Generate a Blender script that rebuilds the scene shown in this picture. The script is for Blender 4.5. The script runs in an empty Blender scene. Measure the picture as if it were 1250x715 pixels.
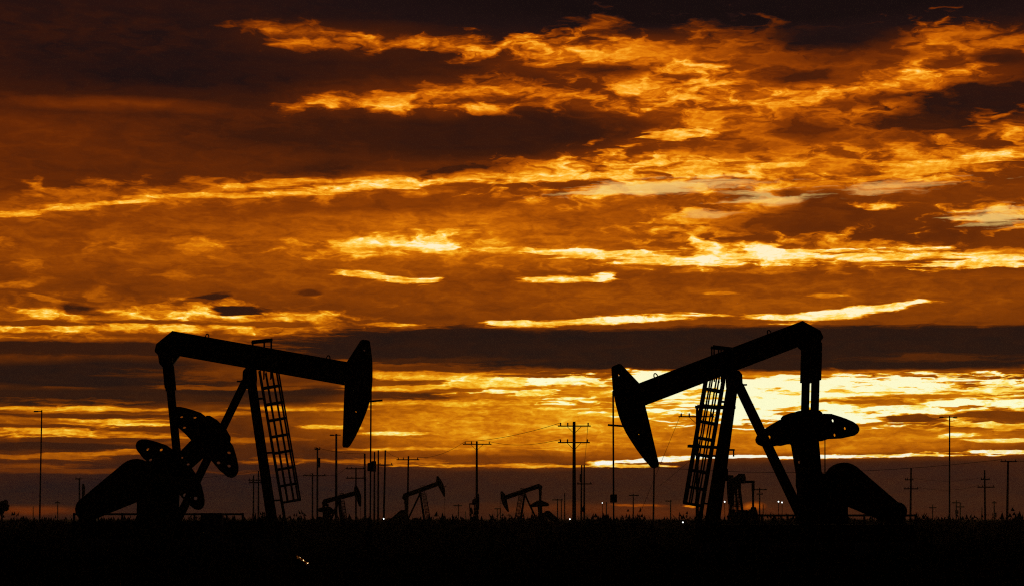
import bpy, bmesh, math, random
from mathutils import Vector, Matrix

scene = bpy.context.scene
coll = scene.collection

# ------------------------------------------------------------------ camera
PW, PH = 1250.0, 715.0            # the photograph's own size, used for reading off angles
FPX = 2819.0                      # focal length in photograph pixels (81 mm on 36 mm)
HORIZON = 632.5
PITCH = math.atan((HORIZON - PH / 2) / FPX)
CAM_Z = 1.55
cam_data = bpy.data.cameras.new("camera")
cam_data.sensor_width = 36.0
cam_data.lens = 36.0 * FPX / PW
cam_data.clip_start = 0.2
cam_data.clip_end = 20000.0
cam = bpy.data.objects.new("camera", cam_data)
coll.objects.link(cam)
cam.location = (0, 0, CAM_Z)
cam.rotation_euler = (math.radians(90) + PITCH, 0, 0)
scene.camera = cam


def pixel_dir(px, py):
    """unit direction (x right, y forward, z up) seen at a photograph pixel"""
    x, y = (px - PW / 2) / FPX, (PH / 2 - py) / FPX
    c, s = math.cos(PITCH), math.sin(PITCH)
    return Vector((x, c - y * s, s + y * c)).normalized()


def at(px, py, dist):
    """world point on the sight line of a pixel at forward distance dist"""
    d = pixel_dir(px, py)
    return Vector((0, 0, CAM_Z)) + d * (dist / d.y)


def pixel_angles(px, py):
    d = pixel_dir(px, py)
    return math.degrees(math.atan2(d.x, d.y)), math.degrees(math.asin(d.z))


# ------------------------------------------------------------------ exposure
scene.view_settings.view_transform = 'Standard'
scene.view_settings.look = 'None'
scene.view_settings.exposure = 0.0
scene.view_settings.gamma = 1.0
scene.view_settings.use_curve_mapping = False

# ------------------------------------------------------------------ sun (low, behind the cloud bank)
SUN_AZ, SUN_EL = 6.4, 3.0
sun_data = bpy.data.lights.new("sun", 'SUN')
sun_data.energy = 0.3
sun_data.angle = math.radians(6.0)
sun_data.color = (1.0, 0.62, 0.30)
sun = bpy.data.objects.new("sun", sun_data)
coll.objects.link(sun)
sun_vec = Vector((math.sin(math.radians(SUN_AZ)) * math.cos(math.radians(SUN_EL)),
                  math.cos(math.radians(SUN_AZ)) * math.cos(math.radians(SUN_EL)),
                  math.sin(math.radians(SUN_EL))))
sun.rotation_euler = (-sun_vec).to_track_quat('-Z', 'Y').to_euler()
sun.location = (40, 300, 60)

# ------------------------------------------------------------------ world: sunset cloud deck
world = bpy.data.worlds.new("World")
scene.world = world
world.use_nodes = True
wt = world.node_tree
wt.nodes.clear()
try:
    world.cycles.sampling_method = 'MANUAL'
    world.cycles.sample_map_resolution = 512
except Exception:
    pass


def srgb(r, g, b):
    def c(v):
        v /= 255.0
        return v / 12.92 if v <= 0.04045 else ((v + 0.055) / 1.055) ** 2.4
    return (c(r), c(g), c(b), 1.0)


class Graph:
    """small helper: every node is made in the order it is evaluated"""

    def __init__(self, tree):
        self.t = tree

    def put(self, node, i, v):
        if v is None:
            return
        if hasattr(v, 'is_output'):
            self.t.links.new(v, node.inputs[i])
        else:
            node.inputs[i].default_value = v

    def math(self, op, a, b=None, c=None, clamp=False):
        n = self.t.nodes.new('ShaderNodeMath')
        n.operation = op
        n.use_clamp = clamp
        for i, v in enumerate((a, b, c)):
            self.put(n, i, v)
        return n.outputs[0]

    def vec(self, op, a, b=None, c=None):
        n = self.t.nodes.new('ShaderNodeVectorMath')
        n.operation = op
        for i, v in enumerate((a, b, c)):
            self.put(n, i, v)
        return n.outputs['Value'] if op in ('DOT_PRODUCT', 'LENGTH') else n.outputs['Vector']

    def comb(self, x, y, z):
        n = self.t.nodes.new('ShaderNodeCombineXYZ')
        for i, v in enumerate((x, y, z)):
            self.put(n, i, v)
        return n.outputs[0]

    def sep(self, v):
        n = self.t.nodes.new('ShaderNodeSeparateXYZ')
        self.put(n, 0, v)
        return n.outputs

    def noise(self, v, scale, detail, rough=0.55, lac=2.0, dist=0.0, dims='3D'):
        n = self.t.nodes.new('ShaderNodeTexNoise')
        n.noise_dimensions = dims
        self.put(n, 'Vector', v)
        n.inputs['Scale'].default_value = scale
        n.inputs['Detail'].default_value = detail
        n.inputs['Roughness'].default_value = rough
        n.inputs['Lacunarity'].default_value = lac
        n.inputs['Distortion'].default_value = dist
        return n.outputs['Fac'], n.outputs['Color']

    def mix(self, f, a, b):
        n = self.t.nodes.new('ShaderNodeMix')
        n.data_type = 'FLOAT'
        self.put(n, 0, f)
        self.put(n, 2, a)
        self.put(n, 3, b)
        return n.outputs[0]

    def mixc(self, f, a, b):
        n = self.t.nodes.new('ShaderNodeMix')
        n.data_type = 'RGBA'
        self.put(n, 0, f)
        self.put(n, 6, a)
        self.put(n, 7, b)
        return n.outputs[2]

    def ramp(self, f, stops, interp='LINEAR'):
        n = self.t.nodes.new('ShaderNodeValToRGB')
        n.color_ramp.interpolation = interp
        el = n.color_ramp.elements
        while len(el) > 1:
            el.remove(el[-1])
        el[0].position, el[0].color = stops[0][0], stops[0][1]
        for p, c in stops[1:]:
            e = el.new(p)
            e.color = c
        self.put(n, 0, f)
        return n.outputs['Color']

    def maprange(self, v, a, b, c, d, smooth=False):
        n = self.t.nodes.new('ShaderNodeMapRange')
        n.interpolation_type = 'SMOOTHSTEP' if smooth else 'LINEAR'
        for i, x in enumerate((v, a, b, c, d)):
            self.put(n, i, x)
        return n.outputs[0]


G = Graph(wt)
tc = wt.nodes.new('ShaderNodeTexCoord')
sx, sy, sz = G.sep(tc.outputs['Generated'])
az = G.math('MULTIPLY', G.math('ARCTAN2', sx, sy), 57.29578)
el = G.math('MULTIPLY', G.math('ARCSINE', sz), 57.29578)
P = G.comb(az, el, 0.0)

# three sizes of drift: clouds are stretched along the horizon
w1 = G.vec('ADD', G.noise(G.vec('MULTIPLY', P, (0.22, 0.75, 1)), 1.0, 2.0, dims='2D')[1], (-0.5, -0.5, -0.5))
w2 = G.vec('ADD', G.noise(G.vec('MULTIPLY', P, (0.9, 3.0, 1)), 1.0, 3.0, dims='2D')[1], (-0.5, -0.5, -0.5))
w3 = G.vec('ADD', G.noise(G.vec('MULTIPLY', P, (4.0, 11.0, 1)), 1.0, 3.0, dims='2D')[1], (-0.5, -0.5, -0.5))
tuft = G.noise(G.vec('ADD', G.vec('MULTIPLY', P, (1.15, 3.7, 1)), G.vec('MULTIPLY', w2, (1.6, 1.6, 0))), 1.0, 7.0, 0.54, dims='2D')[0]
strk = G.noise(G.vec('ADD', G.vec('MULTIPLY', P, (0.55, 7.5, 1)), G.vec('MULTIPLY', w2, (1.2, 1.2, 0))), 1.0, 7.0, 0.62, dims='2D')[0]

thin = G.noise(G.vec('ADD', G.vec('MULTIPLY', P, (0.95, 9.5, 1)), G.vec('MULTIPLY', w2, (1.0, 1.6, 0))), 1.0, 6.0, 0.60, dims='2D')[0]

soft_v = G.vec('MULTIPLY_ADD', w1, (1.2, 0.30, 0), P)
wisp_v = G.vec('MULTIPLY_ADD', w2, (1.1, 0.26, 0), G.vec('MULTIPLY_ADD', w1, (0.9, 0.16, 0), P))
wisp_v = G.vec('MULTIPLY_ADD', w3, (0.22, 0.075, 0), wisp_v)
crisp_v = G.vec('MULTIPLY_ADD', w3, (0.25, 0.035, 0), G.vec('MULTIPLY_ADD', w2, (0.6, 0.09, 0), P))

erode = {'w': G.math('MULTIPLY', G.math('SUBTRACT', tuft, 0.50), 4.2),
         'c': G.math('MULTIPLY', G.math('SUBTRACT', strk, 0.50), 4.2),
         'k': G.math('MULTIPLY', G.math('SUBTRACT', thin, 0.50), 5.5)}
EPXDEG = FPX * math.pi / 180.0
SLOPES = (-0.22, -0.11, -0.05, 0.0, 0.05, 0.11, 0.22)
plain = {}
for key, v in (('s', soft_v), ('w', wisp_v), ('c', crisp_v)):
    vx, vy, _ = G.sep(v)
    plain[key] = (vx, vy)


def paint(g, env, tone, spec):
    """lay one cloud over the sky tone: (kind, x, y, half length, half thickness, slope, tone, hardness[, erosion])"""
    kind, x, y, hl, ht, slope, val, gain = spec[:8]
    ero = (spec[8] if len(spec) > 8 else 0.8) if kind != 's' else 0.0
    if kind == 'w':
        gain, hl, ht = gain * 0.58, hl * 1.10, ht * 1.32
    k = min(SLOPES, key=lambda q: abs(q - slope))
    a, e = pixel_angles(x, y)
    coords = 'c' if kind == 'k' else kind
    if (coords, k) not in env:
        vx, vy = env[coords + 'x'], env[coords + 'y']
        env[coords, k] = g.comb(vx, g.math('MULTIPLY_ADD', vx, -k, vy) if k else vy, 0.0)
    lx, ly = hl / EPXDEG, ht / EPXDEG
    v = g.vec('MULTIPLY_ADD', env[coords, k], (1 / lx, 1 / ly, 0), (-a / lx, -(e - k * a) / ly, 0))
    r = g.vec('LENGTH', v)
    if ero:
        r = g.math('MULTIPLY_ADD', env['erode_' + kind], ero, r)
    f = g.math('MULTIPLY_ADD', r, -gain, gain, clamp=True)
    return g.mix(f, tone, val)


# the deck as a whole: by elevation, dimming away from the place of the sun
base = G.ramp(G.maprange(el, -2.0, 38.0, 0.0, 1.0), [(0.0, (0.15,) * 3 + (1,)), (0.05, (0.17,) * 3 + (1,)), (0.09, (0.24,) * 3 + (1,)),
              (0.125, (0.34,) * 3 + (1,)), (0.20, (0.36,) * 3 + (1,)), (0.24, (0.36,) * 3 + (1,)), (0.29, (0.30,) * 3 + (1,)),
              (0.345, (0.20,) * 3 + (1,)), (0.39, (0.08,) * 3 + (1,)), (0.5, (0.04,) * 3 + (1,)), (1.0, (0.02,) * 3 + (1,))])
base = G.math('MULTIPLY_ADD', G.math('SUBTRACT', strk, 0.5), G.math('MULTIPLY', base, 0.12), base)
away = G.maprange(G.math('ABSOLUTE', G.math('SUBTRACT', az, 4.0)), 12.0, 100.0, 1.0, 0.12, True)
tone = G.math('MULTIPLY', base, away)

SKY = [
    # --- broad fields, far to near in tone
    ('s', 170, 55, 480, 104, 0, 0.115, 1.3),
    ('w', 90, 40, 150, 22, 0, 0.17, 1.2, 0.6),
    ('w', 200, 95, 160, 14, 0, 0.085, 1.6, 0.6),
    ('s', 900, 0, 640, 62, 0, 0.05, 1.6),
    ('s', 150, 208, 400, 50, 0, 0.27, 1.1),
    ('s', 560, 166, 280, 44, 0, 0.165, 1.6),
    ('s', 330, 165, 260, 40, 0, 0.19, 1.0),
    ('s', 300, 305, 480, 72, 0, 0.47, 1.0),
    ('s', 560, 284, 260, 58, 0, 0.60, 1.0),
    ('s', 720, 272, 200, 42, 0, 0.54, 1.2),
    ('s', 900, 362, 520, 40, 0, 0.43, 1.4),
    ('s', 120, 350, 220, 30, 0, 0.36, 1.2),
    ('s', 620, 515, 300, 62, 0, 0.64, 1.5),
    ('s', 980, 538, 380, 34, 0, 0.56, 1.6),
    ('s', 1000, 600, 520, 46, 0, 0.155, 2.2),
    ('s', 250, 605, 520, 44, 0, 0.11, 1.8),
    # --- glow inside the cloud round the brighter shreds
    ('s', 420, 48, 190, 26, 0, 0.30, 1.0),
    ('s', 520, 120, 220, 30, 0, 0.34, 1.0),
    ('s', 780, 68, 220, 36, 0, 0.44, 1.1),
    ('s', 900, 115, 260, 60, 0, 0.44, 1.1),
    ('s', 1120, 105, 160, 50, 0, 0.42, 1.0),
    ('s', 1160, 55, 120, 30, 0, 0.38, 1.0),
    ('s', 960, 170, 300, 30, 0, 0.42, 1.0),
    ('s', 150, 246, 260, 22, 0.05, 0.44, 1.0),
    ('s', 470, 222, 280, 24, 0.05, 0.46, 1.0),
    ('s', 900, 205, 380, 28, 0, 0.50, 1.0),
    ('s', 480, 250, 240, 15, 0.05, 0.38, 1.2),
    ('s', 500, 302, 170, 22, 0, 0.64, 1.0),
    ('s', 880, 314, 360, 22, 0, 0.58, 1.0),
    ('s', 150, 392, 260, 26, 0, 0.50, 1.1),
    # --- top: orange shreds
    ('w', 350, 35, 70, 9, -0.05, 0.54, 2.0, 0.4),
    ('w', 370, 55, 65, 6, -0.05, 0.58, 2.0, 0.4),
    ('w', 460, 52, 75, 9, -0.05, 0.66, 2.0, 0.5),
    ('w', 570, 54, 80, 9, 0, 0.60, 1.8, 0.6),
    ('w', 585, 64, 22, 8, 0, 0.70, 2.0, 0.7),
    ('w', 735, 36, 40, 18, 0, 0.40, 1.6, 0.7),
    ('w', 690, 60, 110, 17, -0.05, 0.70, 2.2, 0.6),
    ('w', 810, 66, 110, 16, 0, 0.72, 2.0, 0.6),
    ('w', 900, 62, 120, 30, 0, 0.45, 1.6, 0.7),
    ('w', 960, 78, 130, 14, -0.05, 0.42, 1.8, 0.7),
    ('w', 1155, 55, 60, 26, -0.05, 0.62, 1.6, 0.8),
    ('w', 1200, 40, 60, 10, -0.11, 0.50, 1.6, 0.8),
    ('w', 1235, 52, 50, 10, -0.05, 0.50, 1.6, 0.8),
    ('w', 930, 122, 240, 50, 0, 0.42, 1.6, 0.5),
    ('w', 800, 105, 90, 26, -0.11, 0.70, 1.8, 0.8),
    ('w', 850, 95, 50, 22, 0, 0.74, 1.8, 0.7),
    ('w', 960, 122, 150, 18, 0, 0.74, 1.8, 0.7),
    ('w', 1110, 102, 110, 18, 0.11, 0.70, 1.8, 0.7),
    ('w', 1080, 135, 120, 12, 0.11, 0.68, 1.8, 0.7),
    ('w', 880, 150, 80, 26, -0.22, 0.70, 1.6, 0.7),
    ('w', 1040, 162, 180, 26, 0, 0.50, 1.5, 0.9),
    ('w', 975, 93, 60, 11, 0, 0.22, 2.6, 0.5),
    ('w', 740, 88, 60, 8, 0, 0.22, 2.4, 0.5),
    ('w', 1020, 70, 90, 8, 0, 0.30, 2.0, 0.5),
    ('w', 1010, 45, 90, 16, 0, 0.09, 2.2, 0.4),
    ('w', 985, 158, 40, 16, 0, 0.28, 2.4, 0.5),
    ('w', 1090, 120, 90, 7, 0.11, 0.30, 2.0, 0.6),
    ('s', 1215, 72, 50, 10, 0, 0.20, 1.8),
    ('w', 1195, 130, 110, 28, 0.11, 0.13, 3.6, 0.4),
    ('w', 1130, 150, 80, 12, 0, 0.20, 2.6, 0.5),
    ('w', 1225, 155, 50, 16, 0.22, 0.60, 1.5, 0.9),
    ('w', 450, 123, 110, 9, 0.05, 0.66, 2.2, 0.5),
    ('w', 580, 111, 110, 11, 0.05, 0.66, 2.0, 0.5),
    ('w', 475, 131, 60, 7, 0, 0.70, 2.0, 0.6),
    ('w', 595, 132, 50, 8, -0.05, 0.70, 2.0, 0.7),
    ('w', 660, 128, 40, 9, -0.05, 0.60, 1.8, 0.8),
    ('w', 690, 112, 60, 8, 0, 0.60, 1.8, 0.8),
    ('s', 140, 128, 160, 10, 0, 0.32, 1.3),
    ('s', 660, 158, 170, 27, 0, 0.165, 1.8),
    ('c', 825, 166, 45, 9, -0.05, 0.75, 2.0, 0.9),
    ('w', 730, 175, 10, 5, 0, 0.6, 2.0, 0.6),
    # --- upper streak across the whole sky
    ('w', 70, 250, 110, 14, 0.11, 0.52, 1.8, 0.6),
    ('w', 260, 234, 170, 14, 0.05, 0.54, 1.8, 0.6),
    ('w', 460, 221, 190, 16, 0.05, 0.56, 1.8, 0.6),
    ('c', 30, 260, 80, 4.6, 0.11, 0.73, 2.2, 0.5),
    ('c', 130, 248, 90, 4.6, 0.11, 0.74, 2.2, 0.5),
    ('c', 230, 240, 90, 4.6, 0.05, 0.73, 2.2, 0.5),
    ('c', 320, 226, 90, 6, 0.11, 0.76, 2.0, 0.5),
    ('c', 350, 236, 110, 4.6, 0.05, 0.73, 2.0, 0.5),
    ('c', 450, 228, 120, 5.4, 0.05, 0.82, 2.2, 0.5),
    ('c', 440, 219, 90, 4, 0.05, 0.74, 2.0, 0.5),
    ('c', 560, 218, 110, 6, 0.05, 0.80, 2.0, 0.5),
    ('w', 590, 208, 90, 10, 0.05, 0.70, 1.8, 0.7),
    ('w', 680, 207, 130, 15, 0.05, 0.70, 1.8, 0.8),
    ('c', 700, 216, 130, 7, 0.05, 0.78, 2.0, 0.6),
    ('w', 840, 196, 150, 15, 0.05, 0.78, 2.0, 0.7),
    ('w', 1000, 203, 170, 13, 0, 0.66, 1.8, 0.8),
    ('c', 930, 204, 120, 5, 0.05, 0.76, 2.0, 0.6),
    ('w', 1170, 190, 130, 16, 0.05, 0.66, 1.8, 0.8),
    ('c', 1180, 196, 120, 7, 0.05, 0.80, 2.0, 0.6),
    ('c', 1100, 212, 140, 6, 0.11, 0.74, 2.0, 0.6),
    ('w', 105, 233, 50, 9, 0.11, 0.50, 1.8, 0.7),
    ('w', 45, 228, 12, 8, 0.22, 0.55, 2.0, 0.5),
    ('w', 560, 205, 100, 9, 0.05, 0.20, 2.0, 0.5),
    ('w', 400, 206, 130, 13, 0.05, 0.20, 1.8, 0.4),
    ('w', 900, 180, 90, 10, 0, 0.42, 1.6, 0.6),
    # --- middle left puffs
    ('w', 8, 298, 16, 6, 0, 0.56, 2.0, 0.4),
    ('w', 102, 298, 12, 6, -0.11, 0.54, 2.0, 0.4),
    ('w', 112, 305, 14, 5, 0, 0.54, 2.0, 0.4),
    ('w', 152, 301, 18, 8, -0.22, 0.58, 2.0, 0.4),
    ('w', 34, 323, 16, 6, 0, 0.54, 2.0, 0.4),
    ('w', 14, 346, 34, 7, 0, 0.56, 2.0, 0.4),
    ('w', 250, 301, 42, 9, -0.05, 0.66, 2.0, 0.4),
    ('w', 205, 334, 40, 4, 0, 0.50, 2.0, 0.4),
    ('w', 470, 300, 115, 11, 0.05, 0.86, 2.4, 0.4),
    ('w', 548, 298, 42, 13, 0.11, 0.96, 2.6, 0.3),
    ('w', 455, 305, 80, 6, 0, 0.70, 2.0, 0.4),
    ('c', 455, 337, 72, 6, -0.11, 0.88, 2.6, 0.4),
    ('c', 505, 342, 40, 4, 0, 0.80, 2.4, 0.5),
    # --- middle right: pale gap, dark heap, hot seam
    ('s', 760, 268, 150, 32, 0, 0.47, 1.6),
    ('w', 1060, 262, 250, 48, 0, 0.38, 1.8, 0.3),
    ('w', 800, 229, 160, 14, 0.05, 0.78, 2.4, 0.5),
    ('w', 960, 230, 140, 14, 0, 0.72, 2.2, 0.6),
    ('w', 1090, 226, 120, 12, 0.05, 0.70, 1.6, 0.9),
    ('w', 930, 250, 70, 14, 0, 0.86, 2.0, 0.6),
    ('w', 845, 263, 46, 11, -0.05, 0.80, 2.0, 0.6),
    ('w', 830, 246, 100, 9, 0.05, 0.42, 2.4, 0.2),
    ('w', 960, 235, 34, 6, 0, 0.34, 2.2, 0.2),
    ('w', 850, 285, 80, 16, 0, 0.72, 1.6, 0.9),
    ('w', 870, 272, 30, 22, 0, 0.78, 1.6, 0.9),
    ('w', 1010, 252, 70, 22, 0, 0.30, 2.4, 0.2),
    ('w', 1040, 276, 190, 26, -0.05, 0.31, 2.4, 0.2),
    ('w', 1140, 240, 120, 10, 0.05, 0.36, 2.0, 0.3),
    ('w', 1150, 285, 110, 20, 0, 0.30, 2.0, 0.2),
    ('w', 1215, 260, 60, 16, 0, 0.74, 1.8, 0.9),
    ('w', 1225, 240, 50, 7, 0, 0.34, 2.0, 0.3),
    ('w', 1080, 252, 40, 6, 0, 0.74, 1.8, 0.8),
    ('w', 1010, 294, 60, 10, 0, 0.72, 1.5, 1.1),
    ('w', 900, 314, 330, 14, 0, 0.60, 1.8, 0.7),
    ('c', 700, 310, 110, 8, -0.05, 0.86, 2.4, 0.6),
    ('c', 830, 316, 120, 10, 0, 0.90, 2.4, 0.6),
    ('w', 890, 308, 60, 14, 0.05, 0.90, 2.2, 0.5),
    ('c', 960, 314, 140, 9, 0, 0.92, 2.4, 0.6),
    ('c', 1090, 312, 120, 8, 0, 0.90, 2.4, 0.6),
    ('c', 1190, 321, 110, 8, 0, 0.88, 2.4, 0.7),
    ('w', 1240, 307, 50, 5, 0, 0.7, 2.0, 0.5),
    ('c', 690, 341, 70, 5, 0, 0.82, 2.4, 0.4),
    ('c', 738, 339, 16, 7, 0, 0.95, 2.6, 0.3),
    ('c', 610, 305, 40, 4, -0.05, 0.7, 2.0, 0.4),
    ('c', 880, 358, 20, 3, 0, 0.6, 2.0, 0.5),
    ('c', 1010, 361, 30, 4, 0, 0.62, 2.0, 0.5),
    # --- lower left lit bank
    ('w', 150, 393, 290, 26, 0, 0.52, 1.8, 0.5),
    ('w', 120, 385, 110, 7, -0.05, 0.80, 2.2, 0.5),
    ('w', 250, 380, 80, 13, 0.05, 0.82, 2.0, 0.6),
    ('w', 340, 390, 90, 8, 0.05, 0.72, 2.0, 0.6),
    ('w', 70, 402, 120, 8, 0, 0.78, 2.0, 0.6),
    ('w', 230, 402, 140, 7, 0, 0.74, 2.0, 0.7),
    ('w', 380, 400, 80, 5, 0.05, 0.70, 2.0, 0.5),
    ('c', 60, 365, 30, 4, -0.22, 0.55, 2.0, 0.4),
    ('c', 290, 378, 38, 6.5, 0, 0.15, 2.2, 0.4),
    ('c', 262, 361, 24, 5, 0.05, 0.19, 2.0, 0.4),
    ('c', 377, 357, 22, 5, 0, 0.27, 1.8, 0.4),
    ('w', 95, 377, 32, 6, -0.11, 0.20, 2.4, 0.3),
    ('w', 130, 385, 40, 4, -0.11, 0.3, 2.0, 0.3),
    ('c', 160, 393, 120, 3.5, 0, 0.34, 2.2, 0.6),
    ('c', 40, 394, 90, 3.5, 0, 0.34, 2.2, 0.6),
    ('c', 330, 395, 90, 4, 0, 0.38, 2.0, 0.6),
    ('c', 200, 410, 200, 4, 0, 0.36, 2.0, 0.6),
    # --- the dark band and what burns above it
    ('c', 735, 391, 160, 6, 0.05, 0.90, 2.6, 0.4),
    ('c', 640, 394, 60, 5, 0, 0.86, 2.4, 0.4),
    ('c', 1030, 382, 92, 8, 0.11, 0.95, 2.8, 0.35),
    ('c', 980, 387, 80, 6, 0, 0.90, 2.6, 0.3),
    ('c', 1102, 371, 38, 3.5, 0.11, 0.90, 2.6, 0.2),
    ('c', 480, 396, 40, 3, 0, 0.75, 2.2, 0.4),
    ('w', 100, 428, 200, 11, 0, 0.16, 2.2, 0.3),
    ('w', 130, 437, 90, 6, 0, 0.30, 1.6, 0.5),
    ('c', 330, 440, 130, 8, 0, 0.34, 1.6, 0.5),
    ('c', 140, 425, 260, 9, 0, 0.17, 3.0, 0.3),
    ('s', 110, 458, 250, 24, 0, 0.125, 2.2),
    ('c', 300, 458, 170, 10, 0, 0.30, 1.6, 0.5),
    ('s', 300, 478, 170, 9, 0, 0.15, 2.0),
    ('s', 330, 452, 120, 10, 0, 0.34, 1.6),
    ('c', 300, 473, 140, 4, 0, 0.36, 1.8, 0.6),
    ('c', 80, 474, 60, 3, 0, 0.30, 1.8, 0.6),
    ('s', 80, 485, 200, 13, 0, 0.15, 2.4),
    ('s', 300, 486, 150, 7, 0, 0.2, 1.8),
    # --- left lower glow
    ('c', 100, 520, 190, 34, 0, 0.46, 1.8, 0.4),
    ('c', 90, 499, 140, 4, 0, 0.68, 2.2, 0.4),
    ('c', 140, 516, 110, 9, 0, 0.72, 2.0, 0.7),
    ('c', 60, 527, 110, 8, 0, 0.72, 2.0, 0.7),
    ('c', 180, 532, 70, 5, -0.05, 0.70, 2.0, 0.6),
    ('c', 70, 544, 130, 8, 0, 0.19, 2.4, 0.4),
    ('c', 130, 553, 90, 5, 0.05, 0.52, 2.0, 0.6),
    ('c', 60, 558, 100, 4, 0, 0.46, 2.0, 0.6),
    ('c', 250, 506, 90, 4, 0, 0.52, 1.8, 0.6),
    ('c', 280, 536, 100, 5, 0, 0.44, 1.8, 0.6),
    ('c', 360, 498, 100, 3.5, 0, 0.68, 2.2, 0.4),
    ('c', 120, 507, 150, 3.5, 0, 0.27, 2.2, 0.6),
    ('c', 40, 519, 110, 3, 0, 0.30, 2.0, 0.6),
    ('c', 210, 524, 110, 3.5, 0, 0.30, 2.2, 0.6),
    ('c', 110, 537, 130, 3.5, 0, 0.26, 2.2, 0.5),
    ('c', 90, 574, 200, 6, 0, 0.30, 1.6, 0.5),
    ('c', 40, 568, 70, 4, 0, 0.38, 1.6, 0.5),
    # --- centre glow behind the poles
    ('c', 520, 457, 110, 10, 0, 0.68, 2.0, 0.6),
    ('c', 520, 450, 120, 4, 0, 0.30, 2.0, 0.5),
    ('c', 530, 460, 70, 4, 0, 0.78, 2.2, 0.5),
    ('c', 600, 468, 90, 8, 0, 0.86, 2.2, 0.5),
    ('c', 480, 474, 70, 5, 0, 0.70, 2.0, 0.5),
    ('c', 500, 483, 80, 7, 0, 0.24, 2.2, 0.3),
    ('c', 540, 492, 130, 4, 0, 0.72, 2.0, 0.5),
    ('c', 395, 521, 45, 3, 0, 0.76, 2.2, 0.5),
    ('c', 480, 528, 50, 2.8, 0, 0.84, 2.4, 0.4),
    ('c', 560, 548, 170, 3, 0, 0.64, 1.6, 0.5),
    ('c', 580, 559, 190, 5, 0, 0.36, 1.8, 0.4),
    ('c', 590, 567, 110, 3.6, 0, 0.66, 1.9, 0.8),
    ('c', 420, 562, 140, 5, 0, 0.50, 1.7, 0.7),
    # --- right: the sun behind the bank
    ('c', 930, 486, 420, 40, 0, 0.60, 2.0, 0.3),
    ('k', 1010, 484, 360, 32, 0, 0.80, 1.5, 0.6),
    ('k', 685, 464, 100, 7, 0, 0.95, 2.4, 0.6),
    ('k', 650, 478, 60, 4, 0, 0.90, 2.2, 0.7),
    ('k', 705, 489, 55, 5, 0, 0.92, 2.4, 0.7),
    ('k', 800, 462, 70, 14, 0, 0.98, 2.2, 0.5),
    ('k', 940, 488, 140, 28, 0, 0.98, 1.6, 1.0),
    ('k', 940, 468, 130, 9, 0, 1.0, 2.4, 0.5),
    ('k', 905, 500, 70, 14, 0, 1.0, 2.2, 0.6),
    ('k', 1110, 469, 190, 12, 0, 0.95, 2.0, 0.8),
    ('k', 1050, 508, 120, 11, 0, 1.0, 2.2, 0.5),
    ('k', 1200, 490, 130, 18, 0, 0.88, 1.7, 1.0),
    ('k', 1120, 498, 130, 10, 0, 0.92, 2.0, 0.8),
    ('k', 1230, 519, 110, 5, 0, 0.80, 2.2, 0.6),
    ('c', 1060, 489, 75, 7, 0, 0.47, 2.2, 0.5),
    ('c', 1115, 510, 46, 6, 0, 0.30, 2.6, 0.3),
    ('c', 1215, 506, 70, 7, 0, 0.34, 2.2, 0.4),
    ('c', 1150, 483, 60, 4, 0, 0.5, 2.0, 0.6),
    ('c', 760, 487, 60, 6, 0, 0.52, 2.0, 0.5),
    ('c', 1010, 453, 160, 4, 0, 0.50, 1.8, 0.5),
    ('c', 980, 425, 660, 28.5, 0, 0.122, 6.0, 0.10),
    ('c', 560, 421, 240, 25, 0, 0.128, 4.0, 0.2),
    ('c', 1160, 436, 150, 7, 0, 0.23, 1.6, 0.6),
    ('c', 700, 412, 330, 9, 0, 0.115, 1.8, 0.4),
    ('c', 1120, 412, 200, 7, 0, 0.12, 1.6, 0.5),
    ('c', 540, 440, 120, 5, 0, 0.20, 1.8, 0.6),
    ('s', 690, 518, 150, 22, 0, 0.64, 1.4),
    ('s', 1080, 536, 280, 16, 0, 0.54, 1.8),
    ('c', 1172, 531, 30, 4, 0, 0.82, 2.2, 0.6),
    ('c', 1225, 537, 60, 3.5, 0, 0.86, 2.4, 0.4),
    ('c', 690, 541, 150, 6, 0, 0.60, 1.6, 0.5),
    ('k', 800, 561, 90, 3.0, 0.05, 0.97, 2.6, 0.35),
    ('k', 900, 557, 100, 2.4, 0, 0.95, 2.6, 0.4),
    ('k', 1010, 557, 110, 2.6, 0, 0.97, 2.6, 0.4),
    ('k', 1120, 555, 100, 2.2, 0, 0.88, 2.6, 0.5),
    ('k', 1215, 551.5, 90, 2.2, 0, 0.86, 2.6, 0.5),
    ('c', 735, 566, 26, 5, 0, 0.97, 2.6, 0.3),
    ('c', 770, 568, 60, 2.4, 0, 0.85, 2.6, 0.4),
    ('c', 640, 569, 90, 2.6, 0, 0.66, 2.0, 0.7),
    # --- red edge on the horizon
    ('s', 40, 625, 100, 8, 0, 0.30, 1.4),
    ('s', 800, 622, 330, 14, 0, 0.25, 1.4),
    ('c', 845, 617, 10, 2.2, 0, 0.66, 2.2, 0.2),
    ('c', 775, 617, 40, 2.2, 0, 0.42, 2.0, 0.3),
    ('s', 918, 617, 16, 7, 0, 0.48, 1.6),
]
GAPS = [
    ('c', 800, 229, 140, 11, 0.05, 1.0, 1.4, 0.5),
    ('c', 760, 234, 80, 6, 0, 0.9, 1.8, 0.5),
    ('c', 950, 240, 90, 10, 0, 0.8, 1.5, 0.7),
    ('c', 1085, 228, 90, 8, 0.05, 0.6, 1.2, 0.8),
    ('c', 1222, 263, 60, 11, 0, 1.0, 1.5, 0.7),
    ('c', 855, 262, 40, 6, -0.05, 0.5, 1.3, 0.7),
    ('w', 840, 246, 80, 5, 0.05, 0.0, 6.0, 0.2),
    ('w', 960, 235, 34, 5, 0, 0.0, 6.0, 0.2),
    ('w', 1010, 257, 70, 16, 0, 0.0, 5.0, 0.2),
    ('w', 1140, 243, 120, 7, 0.05, 0.0, 4.0, 0.3),
]

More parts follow.
